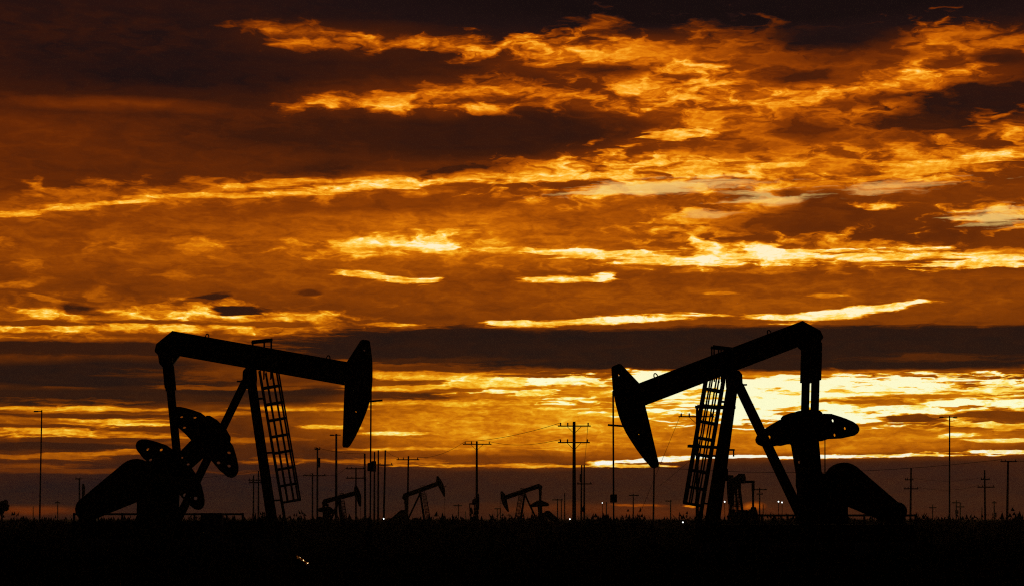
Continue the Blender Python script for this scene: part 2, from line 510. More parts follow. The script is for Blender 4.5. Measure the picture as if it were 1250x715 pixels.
# the sky is worked out patch by patch, so that each sight line only meets the clouds near it
def reaches(spec, a0, a1, e0, e1):
    kind, x, y, hl, ht, slope = spec[:6]
    a, e = pixel_angles(x, y)
    grow = {'s': 1.0, 'w': 2.3, 'c': 2.0, 'k': 2.2}[kind]
    la, le = grow * hl / EPXDEG + 1.0, grow * ht / EPXDEG + abs(slope) * grow * hl / EPXDEG + 0.30
    return a + la > a0 and a - la < a1 and e + le > e0 and e - le < e1


TONES = [
    (0.00, srgb(10, 8, 9)), (0.10, srgb(29, 18, 16)), (0.20, srgb(58, 27, 11)), (0.30, srgb(98, 43, 6)),
    (0.40, srgb(136, 64, 4)), (0.50, srgb(172, 88, 4)), (0.60, srgb(205, 114, 6)), (0.70, srgb(232, 148, 14)),
    (0.80, srgb(252, 192, 44)), (0.90, srgb(255, 228, 108)), (1.00, srgb(255, 251, 205))]
gr = G.noise(G.vec('ADD', G.vec('MULTIPLY', P, (5.0, 15.0, 1)), G.vec('MULTIPLY', w2, (2, 2, 0))), 1.0, 6.0, 0.56, dims='2D')[0]
# the far air reddens towards the ground and in the high shreds
red = G.ramp(G.maprange(el, 0.0, 14.0, 0.0, 1.0), [(0.0, (1.0, 0.70, 0.95, 1)), (0.05, (0.98, 0.95, 1.3, 1)), (0.09, (1.0, 1.0, 1.5, 1)), (0.115, (1.0, 1.0, 1.2, 1)), (0.2, (1.0, 1.03, 1.0, 1)),
             (0.33, (1.02, 0.95, 0.95, 1)), (0.5, (1.04, 0.90, 0.9, 1)), (0.75, (1.05, 0.81, 0.9, 1)), (1.0, (1.02, 0.82, 1.0, 1))])


# cloud nearer to the hidden sun is lit harder
gv = G.vec('MULTIPLY_ADD', P, (1 / 7.5, 1 / 2.6, 0), (-SUN_AZ / 7.5, -(SUN_EL + 0.1) / 2.6, 0))
glow = G.math('SUBTRACT', 1.0, G.vec('LENGTH', gv), clamp=True)

SHARED = {'sx': plain['s'][0], 'sy': plain['s'][1], 'wx': plain['w'][0], 'wy': plain['w'][1], 'cx': plain['c'][0], 'cy': plain['c'][1],
          'erode_w': erode['w'], 'erode_c': erode['c'], 'erode_k': erode['k'], 'streak': strk, 'grain': gr, 'tone': tone, 'glow': glow}


def patch(a0, a1, e0, e1):
    """one patch of sky as a node group: its clouds, their grain, their colour"""
    tree = bpy.data.node_groups.new('sky_patch', 'ShaderNodeTree')
    for key in SHARED:
        tree.interface.new_socket(name=key, in_out='INPUT', socket_type='NodeSocketFloat')
    tree.interface.new_socket(name='colour', in_out='OUTPUT', socket_type='NodeSocketColor')
    gi = tree.nodes.new('NodeGroupInput')
    env = {key: gi.outputs[i] for i, key in enumerate(SHARED)}
    g = Graph(tree)
    t = env['tone']
    for s_ in SKY:
        if reaches(s_, a0, a1, e0, e1):
            t = paint(g, env, t, s_)
    gap = None
    for s_ in GAPS:
        if reaches(s_, a0, a1, e0, e1):
            gap = paint(g, env, gap if gap is not None else 0.0, s_)
    # grain of the cloud itself: lit parts are the most broken up
    brk = g.maprange(t, 0.34, 0.78, 0.05, 1.0)
    t = g.math('MULTIPLY_ADD', g.math('SUBTRACT', env['streak'], 0.5), g.math('MULTIPLY', brk, -0.35), t)
    t = g.math('MULTIPLY_ADD', g.math('SUBTRACT', env['grain'], 0.5), g.math('MULTIPLY', brk, 0.34), t)
    t = g.math('MULTIPLY_ADD', env['erode_w'], g.math('MULTIPLY', brk, -0.07), t)
    t = g.math('MULTIPLY_ADD', env['glow'], g.math('MULTIPLY', brk, 0.20), t)
    t = g.math('MULTIPLY_ADD', env['erode_w'], g.math('MULTIPLY', t, -0.09), t)
    c = g.ramp(t, TONES)
    if gap is not None:
        c = g.mixc(g.math('MULTIPLY', gap, 0.8), c, srgb(236, 208, 118))
    go = tree.nodes.new('NodeGroupOutput')
    tree.links.new(c, go.inputs[0])
    node = wt.nodes.new('ShaderNodeGroup')
    node.node_tree = tree
    for i, sock in enumerate(SHARED.values()):
        wt.links.new(sock, node.inputs[i])
    n = wt.nodes.new('ShaderNodeMix')
    n.data_type = 'RGBA'
    n.blend_type = 'MULTIPLY'
    n.inputs[0].default_value = 1.0
    wt.links.new(node.outputs[0], n.inputs[6])
    wt.links.new(red, n.inputs[7])
    b = wt.nodes.new('ShaderNodeBackground')
    wt.links.new(n.outputs[2], b.inputs[0])
    return b.outputs[0]


def choose(val, edge, low, high):
    n = wt.nodes.new('ShaderNodeMixShader')
    wt.links.new(G.math('GREATER_THAN', val, edge), n.inputs[0])
    wt.links.new(low, n.inputs[1])
    wt.links.new(high, n.inputs[2])
    return n.outputs[0]


EL_EDGES, AZ_EDGES = (2.6, 4.2, 7.0, 9.6), (-4.2, 0.5, 4.6)


def strip(e0, e1):
    edges = (-400,) + AZ_EDGES + (400,)
    out = patch(edges[0], edges[1], e0, e1)
    for k in range(1, len(edges) - 1):
        out = choose(az, edges[k], out, patch(edges[k], edges[k + 1], e0, e1))
    return out


_ee = (-200,) + EL_EDGES + (200,)
sky_shader = strip(_ee[0], _ee[1])
for k in range(1, len(_ee) - 1):
    sky_shader = choose(el, _ee[k], sky_shader, strip(_ee[k], _ee[k + 1]))
sky_tex = wt.nodes.new('ShaderNodeTexSky')
sky_tex.sky_type = 'NISHITA'
sky_tex.sun_disc = False
sky_tex.sun_elevation = math.radians(SUN_EL)
sky_tex.sun_rotation = math.radians(SUN_AZ)
bg_sky = wt.nodes.new('ShaderNodeBackground')
bg_sky.inputs[1].default_value = 0.05
wt.links.new(sky_tex.outputs[0], bg_sky.inputs[0])
mixs = wt.nodes.new('ShaderNodeMixShader')
mixs.inputs[0].default_value = 0.998          # an almost closed deck: little of the clear sky comes through
wt.links.new(bg_sky.outputs[0], mixs.inputs[1])
wt.links.new(sky_shader, mixs.inputs[2])
wo = wt.nodes.new('ShaderNodeOutputWorld')
wt.links.new(mixs.outputs[0], wo.inputs[0])

# ------------------------------------------------------------------ render settings that save time
scene.cycles.use_adaptive_sampling = True
scene.cycles.adaptive_threshold = 0.008
scene.cycles.filter_width = 1.15
scene.cycles.use_denoising = False        # the fine grain of the picture is kept
scene.cycles.max_bounces = 4
scene.cycles.diffuse_bounces = 2
scene.cycles.glossy_bounces = 2

rng = random.Random(7)


# ------------------------------------------------------------------ materials
def material(name, c1, c2, scale=3.0, rough=0.7, metal=0.0, bump=0.0, stretch=(1, 1, 1), spec=0.25):
    m = bpy.data.materials.new(name)
    m.use_nodes = True
    g = Graph(m.node_tree)
    bsdf = m.node_tree.nodes['Principled BSDF']
    tcn = m.node_tree.nodes.new('ShaderNodeTexCoord')
    v = g.vec('MULTIPLY', tcn.outputs['Object'], stretch)
    f, _ = g.noise(v, scale, 6.0, 0.6)
    c = g.ramp(f, [(0.32, c1 + (1,)), (0.68, c2 + (1,))])
    m.node_tree.links.new(c, bsdf.inputs['Base Color'])
    bsdf.inputs['Roughness'].default_value = rough
    bsdf.inputs['Metallic'].default_value = metal
    bsdf.inputs['Specular IOR Level'].default_value = spec
    if bump:
        b = m.node_tree.nodes.new('ShaderNodeBump')
        b.inputs['Strength'].default_value = bump
        b.inputs['Distance'].default_value = 0.02
        f2, _ = g.noise(v, scale * 4, 5.0, 0.65)
        m.node_tree.links.new(f2, b.inputs['Height'])
        m.node_tree.links.new(b.outputs[0], bsdf.inputs['Normal'])
    return m


M = {
    'soil': material('dry_soil', (0.022, 0.017, 0.012), (0.05, 0.04, 0.028), 0.35, 1.0, 0, 0.6, spec=0.0),
    'scrub': material('dry_scrub', (0.02, 0.022, 0.012), (0.05, 0.048, 0.026), 2.0, 1.0, spec=0.0),
    'steel': material('weathered_paint', (0.035, 0.028, 0.022), (0.075, 0.058, 0.045), 2.2, 0.9, 0, 0.3, spec=0.03),
    'guard': material('guard_paint', (0.045, 0.04, 0.03), (0.085, 0.07, 0.05), 1.6, 0.9, 0, 0.3, spec=0.03),
    'iron': material('cast_iron', (0.03, 0.027, 0.025), (0.06, 0.05, 0.045), 3.5, 0.9, 0.0, 0.4, spec=0.03),
    'concrete': material('old_concrete', (0.16, 0.15, 0.13), (0.26, 0.24, 0.21), 2.0, 1.0, 0, 0.5, spec=0.0),
    'wood': material('pole_wood', (0.04, 0.028, 0.018), (0.09, 0.062, 0.04), 4.0, 0.95, 0, 0.5, (6, 6, 0.4), spec=0.0),
    'galv': material('galvanised', (0.10, 0.10, 0.10), (0.17, 0.17, 0.165), 5.0, 0.9, 0.0, spec=0.0),
    'cable': material('cable', (0.02, 0.02, 0.02), (0.045, 0.043, 0.04), 6.0, 0.9, spec=0.0),
    'glass': material('porcelain', (0.10, 0.07, 0.05), (0.16, 0.11, 0.08), 8.0, 0.35),
    'pipe': material('glint_metal', (0.45, 0.43, 0.40), (0.6, 0.57, 0.53), 9.0, 0.16, 1.0),  # mirror-like metal for the added tube that makes the ground glint
}
lamp_mat = bpy.data.materials.new('lamp_glow')
lamp_mat.use_nodes = True
_n = lamp_mat.node_tree
_n.nodes['Principled BSDF'].inputs['Emission Color'].default_value = (0.95, 1.0, 0.97, 1)
_n.nodes['Principled BSDF'].inputs['Emission Strength'].default_value = 2.4


# ------------------------------------------------------------------ mesh helpers
class Mesh:
    def __init__(self):
        self.bm = bmesh.new()

    def prism(self, pts, y0, y1, holes=(), axis='y'):
        """outline in x,z pushed from y0 to y1, with round through-holes (x, z, r)"""
        b = self.bm
        loops = [list(pts)] + [[(hx + hr * math.cos(2 * math.pi * k / 10), hz + hr * math.sin(2 * math.pi * k / 10)) for k in range(10)] for hx, hz, hr in holes]
        rings, edges = [], []
        for lp in loops:
            vs = [b.verts.new((x, y0, z)) for x, z in lp]
            es = [b.edges.new((vs[i], vs[(i + 1) % len(vs)])) for i in range(len(vs))]
            rings.append(vs)
            edges += es
        if len(loops) == 1:
            front = [b.faces.new(rings[0])]
        else:
            r = bmesh.ops.triangle_fill(b, edges=edges, use_beauty=True, use_dissolve=False)
            front = [g_ for g_ in r['geom'] if isinstance(g_, bmesh.types.BMFace)]
        m = {}
        for vs in rings:
            for v in vs:
                m[v] = b.verts.new((v.co.x, y1, v.co.z))
        for f in front:
            b.faces.new([m[v] for v in reversed(f.verts)])
        for vs in rings:
            for i in range(len(vs)):
                a, c = vs[i], vs[(i + 1) % len(vs)]
                b.faces.new((a, c, m[c], m[a]))
        return self

    def bar(self, a, c, w, d, w2=None, d2=None, up=(0, 1, 0)):
        """box section from a to c; w across in the side view, d along the up hint"""
        a, c = Vector(a), Vector(c)
        t = (c - a).normalized()
        u = Vector(up)
        u = u - t * u.dot(t)
        if u.length < 1e-5:
            u = Vector((1, 0, 0)) - t * t.x
        u.normalize()
        s = t.cross(u)
        w2, d2 = w2 or w, d2 or d
        q = []
        for p, ww, dd in ((a, w, d), (c, w2, d2)):
            q.append([self.bm.verts.new(p + s * (sx * ww / 2) + u * (sy * dd / 2)) for sx, sy in ((-1, -1), (1, -1), (1, 1), (-1, 1))])
        self.bm.faces.new(list(reversed(q[0])))
        self.bm.faces.new(q[1])
        for i in range(4):
            j = (i + 1) % 4
            self.bm.faces.new((q[0][i], q[0][j], q[1][j], q[1][i]))
        return self

    def box(self, x0, x1, y0, y1, z0, z1):
        return self.bar(((x0 + x1) / 2, (y0 + y1) / 2, z0), ((x0 + x1) / 2, (y0 + y1) / 2, z1), x1 - x0, y1 - y0)

    def tube(self, pts, r, n=6, r2=None):
        pts = [Vector(p) for p in pts]
        rings = []
        for i, p in enumerate(pts):
            t = (pts[min(i + 1, len(pts) - 1)] - pts[max(i - 1, 0)]).normalized()
            u = Vector((0, 0, 1)) if abs(t.z) < 0.9 else Vector((1, 0, 0))
            u = (u - t * u.dot(t)).normalized()
            s = t.cross(u)
            rr = r if r2 is None else r + (r2 - r) * i / (len(pts) - 1)
            rings.append([self.bm.verts.new(p + (u * math.cos(2 * math.pi * k / n) + s * math.sin(2 * math.pi * k / n)) * rr) for k in range(n)])
        for a, c in zip(rings, rings[1:]):
            for k in range(n):
                j = (k + 1) % n
                self.bm.faces.new((a[k], a[j], c[j], c[k]))
        self.bm.faces.new(list(reversed(rings[0])))
        self.bm.faces.new(rings[-1])
        return self

    def lathe(self, prof, n=12, at_=(0, 0, 0)):
        """profile of (radius, z) turned about a vertical axis"""
        o = Vector(at_)
        rings = [[self.bm.verts.new(o + Vector((r * math.cos(2 * math.pi * k / n), r * math.sin(2 * math.pi * k / n), z))) for k in range(n)] for r, z in prof]
        for a, c in zip(rings, rings[1:]):
            for k in range(n):
                j = (k + 1) % n
                self.bm.faces.new((a[k], a[j], c[j], c[k]))
        self.bm.faces.new(list(reversed(rings[0])))
        self.bm.faces.new(rings[-1])
        return self

    def build(self, name, mat, parent=None, smooth=False, bevel=0.0):
        bmesh.ops.recalc_face_normals(self.bm, faces=self.bm.faces[:])
        me = bpy.data.meshes.new(name)
        self.bm.to_mesh(me)
        self.bm.free()
        me.materials.append(mat)
        o = bpy.data.objects.new(name, me)
        coll.objects.link(o)
        o.parent = parent
        if smooth:
            for p in me.polygons:
                p.use_smooth = True
        if bevel:
            md = o.modifiers.new('bevel', 'BEVEL')
            md.width = bevel
            md.segments = 2
            md.limit_method = 'ANGLE'
        return o


def tag(o, label, cat, group=None):
    o['label'] = label
    o['category'] = cat
    if group:
        o['group'] = group
    return o


def thing(name, loc, label, cat, group=None, rz=0.0, scale=1.0):
    o = bpy.data.objects.new(name, None)
    o.empty_display_size = 0.3
    coll.objects.link(o)
    o.location = loc
    o.rotation_euler = (0, 0, rz)
    o.scale = (scale,) * 3
    return tag(o, label, cat, group)


# ------------------------------------------------------------------ ground
def ground_z(x, y):
    return 0.05 * math.sin(x * 0.21 + 1.3) * math.sin(y * 0.13) + 0.035 * math.sin(x * 0.53 + y * 0.41)


bm = bmesh.new()
ys = [-60, -20, 0] + [6 * 1.075 ** k for k in range(1, 95)]
rows = []
for y in ys:
    half = max(60.0, abs(y) * 1.3 + 40)
    fade = 1.0 if y < 250 else max(0.0, 1 - (y - 250) / 250)
    rows.append([bm.verts.new((half * (k / 40 - 1), y, ground_z(half * (k / 40 - 1), y) * fade)) for k in range(81)])
for a, b in zip(rows, rows[1:]):
    for k in range(80):
        bm.faces.new((a[k], a[k + 1], b[k + 1], b[k]))
me = bpy.data.meshes.new('ground')
bm.to_mesh(me)
bm.free()
me.materials.append(M['soil'])
for p in me.polygons:
    p.use_smooth = True
ground = bpy.data.objects.new('ground', me)
coll.objects.link(ground)
ground['kind'] = 'structure'

# ------------------------------------------------------------------ pumpjack
U = 1 / 33.0                    # one photograph pixel at the near pumpjacks, in metres
PIVOT_Z = 7.08


def rot2(p, ang):
    c, s = math.cos(ang), math.sin(ang)
    return (p[0] * c - p[1] * s, p[0] * s + p[1] * c)


def make_pumpjack(loc, label, tilt, shaft, crank_dir, pairs, rz, scale=1.0, group='pumpjacks', carrier=2.6, arm_out=0.2, drive=0.0, drop=0.0, far_weight=1.0, span=0.9):
    """x points to the horse head, z up, origin on the ground below the saddle bearing.
    tilt: beam angle (head up positive); crank_dir: unit vector of the crank in x, z"""
    root = thing('pumpjack', loc, label, 'pumpjack', group, rz, scale)

    def B(s, t):                                        # beam frame -> side view
        x, z = rot2((s * U, t * U), tilt)
        return (x, PIVOT_Z + z)

    # walking beam: web, two flanges, tail block
    wb = Mesh()
    wb.prism([B(-103, 2.2), B(117, 2.2), B(117, 25.8), B(-103, 25.8)], -0.05, 0.05)
    wb.prism([B(-104, 0), B(118, 0), B(118, 2.2), B(-104, 2.2)], -0.22, 0.22)
    wb.prism([B(-101, 25.8), B(118, 25.8), B(118, 28), B(-101, 28)], -0.22, 0.22)
    for s in (-70, -35, 0, 40, 80):
        wb.prism([B(s - 0.5, 2.2), B(s + 0.5, 2.2), B(s + 0.5, 25.8), B(s - 0.5, 25.8)], -0.2, 0.2)
    beam = wb.build('walking_beam', M['steel'], root)
    for s in (-58, 92):
        pts = []
        for k in range(9):
            a = math.pi * k / 8
            x, z = B(s + 2.2 * math.cos(a), 28 + 4.2 * math.sin(a))
            pts.append((x, 0, z))
        Mesh().tube(pts, 0.022).build('lifting_eye', M['steel'], beam)
    Mesh().prism([B(-100, 28.3), B(-116.5, 9), B(-117, 0), B(-112.5, -3), B(-109, -13), B(-105, -16.5), B(-92, -13), B(-88, -4), B(-86, -0.3), B(-96, 6)], -0.30, 0.30).build('tail_bearing', M['iron'], root, bevel=0.02)

    # horse head: curved nose, plates and lightening holes
    head = [(115.1, 28.1), (127.2, 57), (130, 58.6), (137, 58.6), (138.6, 57), (141.5, 48), (145.9, 33.5), (147.9, 22.7), (149.8, 11.8), (151, 0), (151.2, -11.2), (150.2, -23),
            (148.1, -34), (145.2, -47), (141.3, -60.5), (137, -72), (135, -74.8), (129.5, -75.2), (128, -73), (124.5, -48), (120.6, -20.9), (117.9, 0)]
    hm = Mesh().prism([B(*q) for q in head], -0.26, 0.26, [B(134, 46) + (0.05,), B(137, -30) + (0.04,)])
    hh = hm.build('horsehead', M['steel'], root, bevel=0.015)
    hx, hz = B(149, -14)
    tipx = max(B(*q)[0] for q in head)
    Mesh().bar((hx - 0.25, 0.1, hz - 0.05), (tipx + arm_out, 0.1, hz + 0.02), 0.07, 0.07).build('wireline_arm', M['iron'], hh)

    # bridle, carrier bar, polished rod, wellhead
    bx = tipx - 0.04
    top = [B(*q) for q in head if q[0] > 145][:6]
    for y in (-0.11, 0.11):
        Mesh().tube([(bx, y, max(t[1] for t in top if t[0] > bx - 0.25) - 0.1), (bx, y, carrier)], 0.022).build('bridle_cable', M['cable'], root)
    Mesh().box(bx - 0.1, bx + 0.1, -0.28, 0.28, carrier - 0.15, carrier + 0.15).build('carrier_bar', M['iron'], root, bevel=0.02)
    Mesh().lathe([(0.03, 1.4), (0.03, carrier + 0.45)], 8, (bx, 0, 0)).build('polished_rod', M['galv'], root)
    Mesh().lathe([(0.11, -0.2), (0.11, 0.5), (0.2, 0.5), (0.2, 0.6), (0.12, 0.6), (0.12, 1.0), (0.19, 1.0), (0.19, 1.1), (0.09, 1.1), (0.09, 1.5)], 12, (bx, 0, 0)).build('wellhead', M['iron'], root)

    # saddle bearing and samson post
    sb = Mesh().prism([(-0.26, PIVOT_Z - 0.12), (-0.27, PIVOT_Z - 0.5), (-0.16, PIVOT_Z - 0.75), (0.24, PIVOT_Z - 0.75), (0.27, PIVOT_Z - 0.4), (0.24, PIVOT_Z - 0.02), (0.12, PIVOT_Z + 0.05), (-0.14, PIVOT_Z + 0.02)], -0.34, 0.34)
    sb.box(-0.48, -0.2, -0.06, 0.06, PIVOT_Z - 0.52, PIVOT_Z - 0.46)
    sb.build('saddle_bearing', M['iron'], root, bevel=0.02)
    foot_z = 1.30
    fl = lambda z: 0.04 + (PIVOT_Z - 0.35 - z) * 0.158
    for s in (-1, 1):
        Mesh().bar((fl(PIVOT_Z - 0.3), s * 0.20, PIVOT_Z - 0.3), (fl(foot_z), s * 0.72, foot_z), 0.335, 0.20, 0.35, 0.2).build('front_leg', M['steel'], root, bevel=0.015)
    bl = lambda z: -0.22 - (PIVOT_Z - 0.62 - z) * 0.472
    for s in (-1, 1):
        Mesh().bar((bl(PIVOT_Z - 0.5), s * 0.14, PIVOT_Z - 0.5), (bl(foot_z), s * 0.24, foot_z), 0.30, 0.16).build('back_leg', M['steel'], root, bevel=0.015)
    for z in (2.6, 4.2, 5.6):
        wdt = 0.20 + (PIVOT_Z - 0.3 - z) * 0.09
        Mesh().bar((fl(z), -wdt, z), (fl(z), wdt, z), 0.1, 0.1, up=(0, 0, 1)).build('cross_brace', M['steel'], root)

    # caged ladder down the front leg
    lad = Mesh()
    lx = lambda z: fl(PIVOT_Z - 0.3) + 0.36 + (PIVOT_Z - 0.3 - z) * 0.180
    for s in (-1, 1):
        lad.bar((lx(PIVOT_Z - 0.1), s * 0.23, PIVOT_Z - 0.1), (lx(0.3), s * 0.23, 0.3), 0.09, 0.05)
    for z in (5.95, 3.95, 2.2):
        lad.bar((fl(z) + 0.1, 0.0, z), (lx(z), 0.0, z + 0.02), 0.06, 0.4)
    ladder = lad.build('ladder', M['galv'], root)
    z = 0.6
    while z < PIVOT_Z - 0.15:
        Mesh().tube([(lx(z), -0.23, z), (lx(z), 0.23, z)], 0.016, 5).build('rung', M['galv'], ladder)
        z += 0.3
    cage_z = [2.12, 2.72, 3.33, 3.93, 4.53, 5.13, 5.72, 6.33]
    nv = Vector((1, 0, 0.18)).normalized()

    def hoop_pt(z, a):
        return Vector((lx(z), 0, z)) + nv * (0.70 * math.sin(a)) + Vector((0, -0.36 * math.cos(a), 0))
    for z in cage_z:
        hp = Mesh()
        pts = [hoop_pt(z, math.pi * k / 10) for k in range(11)]
        for a, c in zip(pts, pts[1:]):
            hp.bar(a, c, 0.014, 0.09, up=(-0.158, 0, 1))
        hp.build('cage_hoop', M['galv'], ladder)
    for a in (0.10, 0.22, 0.34, 0.44, 0.56, 0.66, 0.78, 0.90):
        Mesh().bar(hoop_pt(cage_z[0] - 0.03, a * math.pi), hoop_pt(cage_z[-1] + 0.55, a * math.pi), 0.058, 0.03).build('cage_bar', M['galv'], ladder)
    # hand rail standing above the beam at the ladder head
    hr = Mesh()
    zt = B(18, 28)[1] + 0.22
    for x in (0.10, 0.52, 0.78):
        hr.bar((x, 0.3, PIVOT_Z - 0.4), (x, 0.3, zt + 0.02 + 0.08 * x), 0.05, 0.04)
        hr.bar((x, -0.3, PIVOT_Z - 0.4), (x, -0.3, zt + 0.02 + 0.08 * x), 0.05, 0.04)
    hr.bar((0.05, 0.3, zt), (0.82, 0.3, zt + 0.09), 0.10, 0.05)
    hr.bar((0.05, -0.3, zt), (0.82, -0.3, zt + 0.09), 0.10, 0.05)
    hr.build('handrail', M['galv'], ladder)

    # equaliser and pitman arms
    sx_, sz_ = shaft
    pin = (sx_ + crank_dir[0] * 17 * U, sz_ + crank_dir[1] * 17 * U)
    eq = B(-99.5, -8)
    PY = 0.98
    Mesh().bar((eq[0], -PY - 0.12, eq[1]), (eq[0], PY + 0.12, eq[1]), 0.40, 0.34, up=(0, 0, 1)).build('equalizer', M['steel'], root, bevel=0.03)
    dx, dz = pin[0] - eq[0], pin[1] - eq[1]
    ln = math.hypot(dx, dz)
    for s in (-1, 1):
        pm = Mesh().bar((eq[0], s * PY, eq[1]), (pin[0], s * PY, pin[1]), 0.285, 0.16)
        p_ = pm.build('pitman_arm', M['steel'], root, bevel=0.01)
        sh = Mesh().bar((eq[0] + dx * 0.04, s * PY, eq[1] + dz * 0.04), (eq[0] + dx * 0.27, s * PY, eq[1] + dz * 0.27), 0.40, 0.22)
        sh.build('pitman_socket', M['iron'], p_, bevel=0.015)

    # crank arms with teardrop counterweights; r along the crank, f across
    near_low = math.cos(rz) > 0                       # which side of the machine faces the camera
    e = crank_dir
    f = (e[1], -e[0])

    def C(ff, r):
        return (sx_ + (e[0] * r + f[0] * ff) * U, sz_ + (e[1] * r + f[1] * ff) * U)
    petal = [(q, r) for q, r in [(58.5, 54.5), (60.6, 57.5), (61, 61), (59, 65), (54.6, 69), (47, 73.5), (40, 77), (30, 81.5), (26, 82), (12, 84), (9, 84), (9, 51), (25, 51.5), (40, 50.5), (54, 52)]]
    for s in (-1, 1):
        y0, y1 = (0.60, 0.84) if s > 0 else (-0.84, -0.60)
        arm = [(-11, -15), (11, -15), (13, 0), (11, 14), (12.5, 50), (19, 56), (21, 84), (18, 87), (8, 89.5), (-8, 89.5), (-18, 87), (-21, 84), (-19, 56), (-12.5, 50), (-11, 14), (-13, 0)]
        cr = Mesh().prism([C(*q) for q in arm], y0, y1, [C(-5.5, 28) + (0.06,), C(5.5, 28) + (0.06,)]).build('crank_arm', M['iron'], root, bevel=0.015)
        for pr in range(pairs):
            for side in (-1, 1):
                off = -56 * pr
                k_ = span * (1.0 if (s < 0) == near_low else far_weight)
                out = [C(side * (9 + (q - 9) * k_), r + off) for q, r in petal]
                w0, w1 = (0.50, 0.93)
                if side < 0:
                    out.reverse()
                Mesh().prism(out, s * w0, s * w1, [C(side * (9 + (q - 9) * k_), r + off) + (0.072,) for q, r in ((45, 62), (32, 73), (32, 55.5))]).build('counterweight', M['iron'], cr, bevel=0.02)

    # gear reducer, drive, belt guard, motor
    gb = Mesh()
    gx = sx_ - 1.32 + 0.7 * min(drive, 12) * U
    gb.prism([(gx, 1.45), (sx_ + 0.42, 1.45), (sx_ + 0.42, sz_ - 0.15), (sx_ + 0.30, sz_ + 0.30), (sx_ - 0.25, sz_ + 0.42), (sx_ - 0.6, sz_ + 0.36), (gx, sz_ + 0.25)], -0.46, 0.46)
    gear = gb.build('gear_reducer', M['iron'], root, bevel=0.04)
    Mesh().tube([(sx_, -0.97, sz_), (sx_, 0.97, sz_)], 0.14, 14).build('crank_shaft', M['iron'], gear)
    pcx, pcz, mcx, mcz = sx_ - (47 - drive) * U, sz_ + (2 - drop) * U, sx_ - (104 - drive) * U, sz_ - (33 + drop) * U
    R1, R2 = 25 * U, 14.5 * U
    a0 = math.atan2(mcz - pcz, mcx - pcx)
    dd = math.hypot(mcx - pcx, mcz - pcz)
    be = math.acos((R1 - R2) / dd)
    outl = []
    for k in range(15):
        a = a0 + be + (2 * math.pi - 2 * be) * k / 14
        outl.append((pcx + R1 * math.cos(a), pcz + R1 * math.sin(a)))
    for k in range(11):
        a = a0 - be + 2 * be * k / 10
        outl.append((mcx + R2 * math.cos(a), mcz + R2 * math.sin(a)))
    Mesh().prism(outl, -0.98, -0.62).build('belt_guard', M['guard'], root, bevel=0.025)
    mt = Mesh().tube([(mcx, -0.58, mcz), (mcx, 0.55, mcz)], 0.34, 16)
    mt.box(mcx - 0.3, mcx + 0.3, -0.45, 0.45, 1.45, mcz - 0.1)
    motor = mt.build('motor', M['iron'], root)
    Mesh().tube([(mcx, 0.55, mcz), (mcx, 0.75, mcz)], 0.28, 14, 0.2).build('fan_cowl', M['iron'], motor)

    # base frame on a concrete foundation
    bf = Mesh()
    for s in (-1, 1):
        bf.box(mcx - 0.55, 1.25, s * 0.62 - 0.11, s * 0.62 + 0.11, 0.80, 1.447)
    for x in (mcx - 0.4, mcx + 1.2, sx_ - 1.1, sx_ + 0.2, 0.1, 1.1):
        bf.box(x - 0.08, x + 0.08, -0.505, 0.505, 0.86, 1.40)
    bf.build('base_frame', M['steel'], root)
    Mesh().box(mcx - 0.75, 1.45, -1.15, 1.15, -0.25, 0.797).build('foundation', M['concrete'], root, bevel=0.03)
    return root


def place_jack(px, py, dist, scale=1.0):
    p = at(px, py, dist)
    return Vector((p.x, p.y, p.z - PIVOT_Z * scale))


D0 = FPX * U
LEFT_YAW, RIGHT_YAW = 7.4, 3.2
near_l = make_pumpjack(place_jack(305, 449, D0), 'large black pumpjack at left with its beam dipping towards the right', math.radians(-9.6),
                       ((208 - 305) * U, PIVOT_Z + (449 - 582) * U), (0.714, 0.70), 2, math.radians(LEFT_YAW), group='near pumpjacks', carrier=3.45, arm_out=0.4, drive=10, drop=5.5)
near_r = make_pumpjack(place_jack(896, 453, D0), 'large black pumpjack at right with its horse head lowered towards the left', math.radians(-20.9),
                       ((896 - 988) * U, PIVOT_Z + (453 - 590) * U), (0.115, 0.993), 1, math.radians(180 + RIGHT_YAW), group='near pumpjacks', carrier=2.4, arm_out=0.17, far_weight=0.5, span=1.04)
Mesh().bar((1.42, -0.3, 5.78), (0.0, -0.3, 5.74), 0.11, 0.05).bar((1.42, 0.3, 5.78), (0.0, 0.3, 5.74), 0.11, 0.05).build('ladder_landing', M['galv'], near_r)
Mesh().bar((1.75, 0.2, 4.32), (0.5, 0.2, 4.26), 0.10, 0.5).build('ladder_landing', M['galv'], near_r)
# small equipment bolted to the right machine's front leg
Mesh().bar((0.36, -0.42, 4.2), (-0.06, -0.42, 4.2), 0.07, 0.07).bar((-0.02, -0.42, 4.22), (-0.02, -0.42, 3.95), 0.05, 0.05).build('lamp_bracket', M['galv'], near_r)
Mesh().box(0.18, 0.42, -0.75, -0.5, 3.05, 3.5).build('switch_box', M['guard'], near_r, bevel=0.01)


def far_jack(px_pivot, py_pivot, q, label, tilt, crank, rz, wide=1.0, drive=0.0):
    """q: photograph pixels per metre of the full-size machine; distance follows from the eye height"""
    ppm = (PIVOT_Z * q - (HORIZON - py_pivot)) / CAM_Z
    scale = q / ppm
    o = make_pumpjack(place_jack(px_pivot, py_pivot, FPX / ppm, scale), label, tilt, ((208 - 305) * U, 3.05), crank, 1, rz, scale, group='distant pumpjacks', drive=drive)
    o.scale.y *= wide
    return o


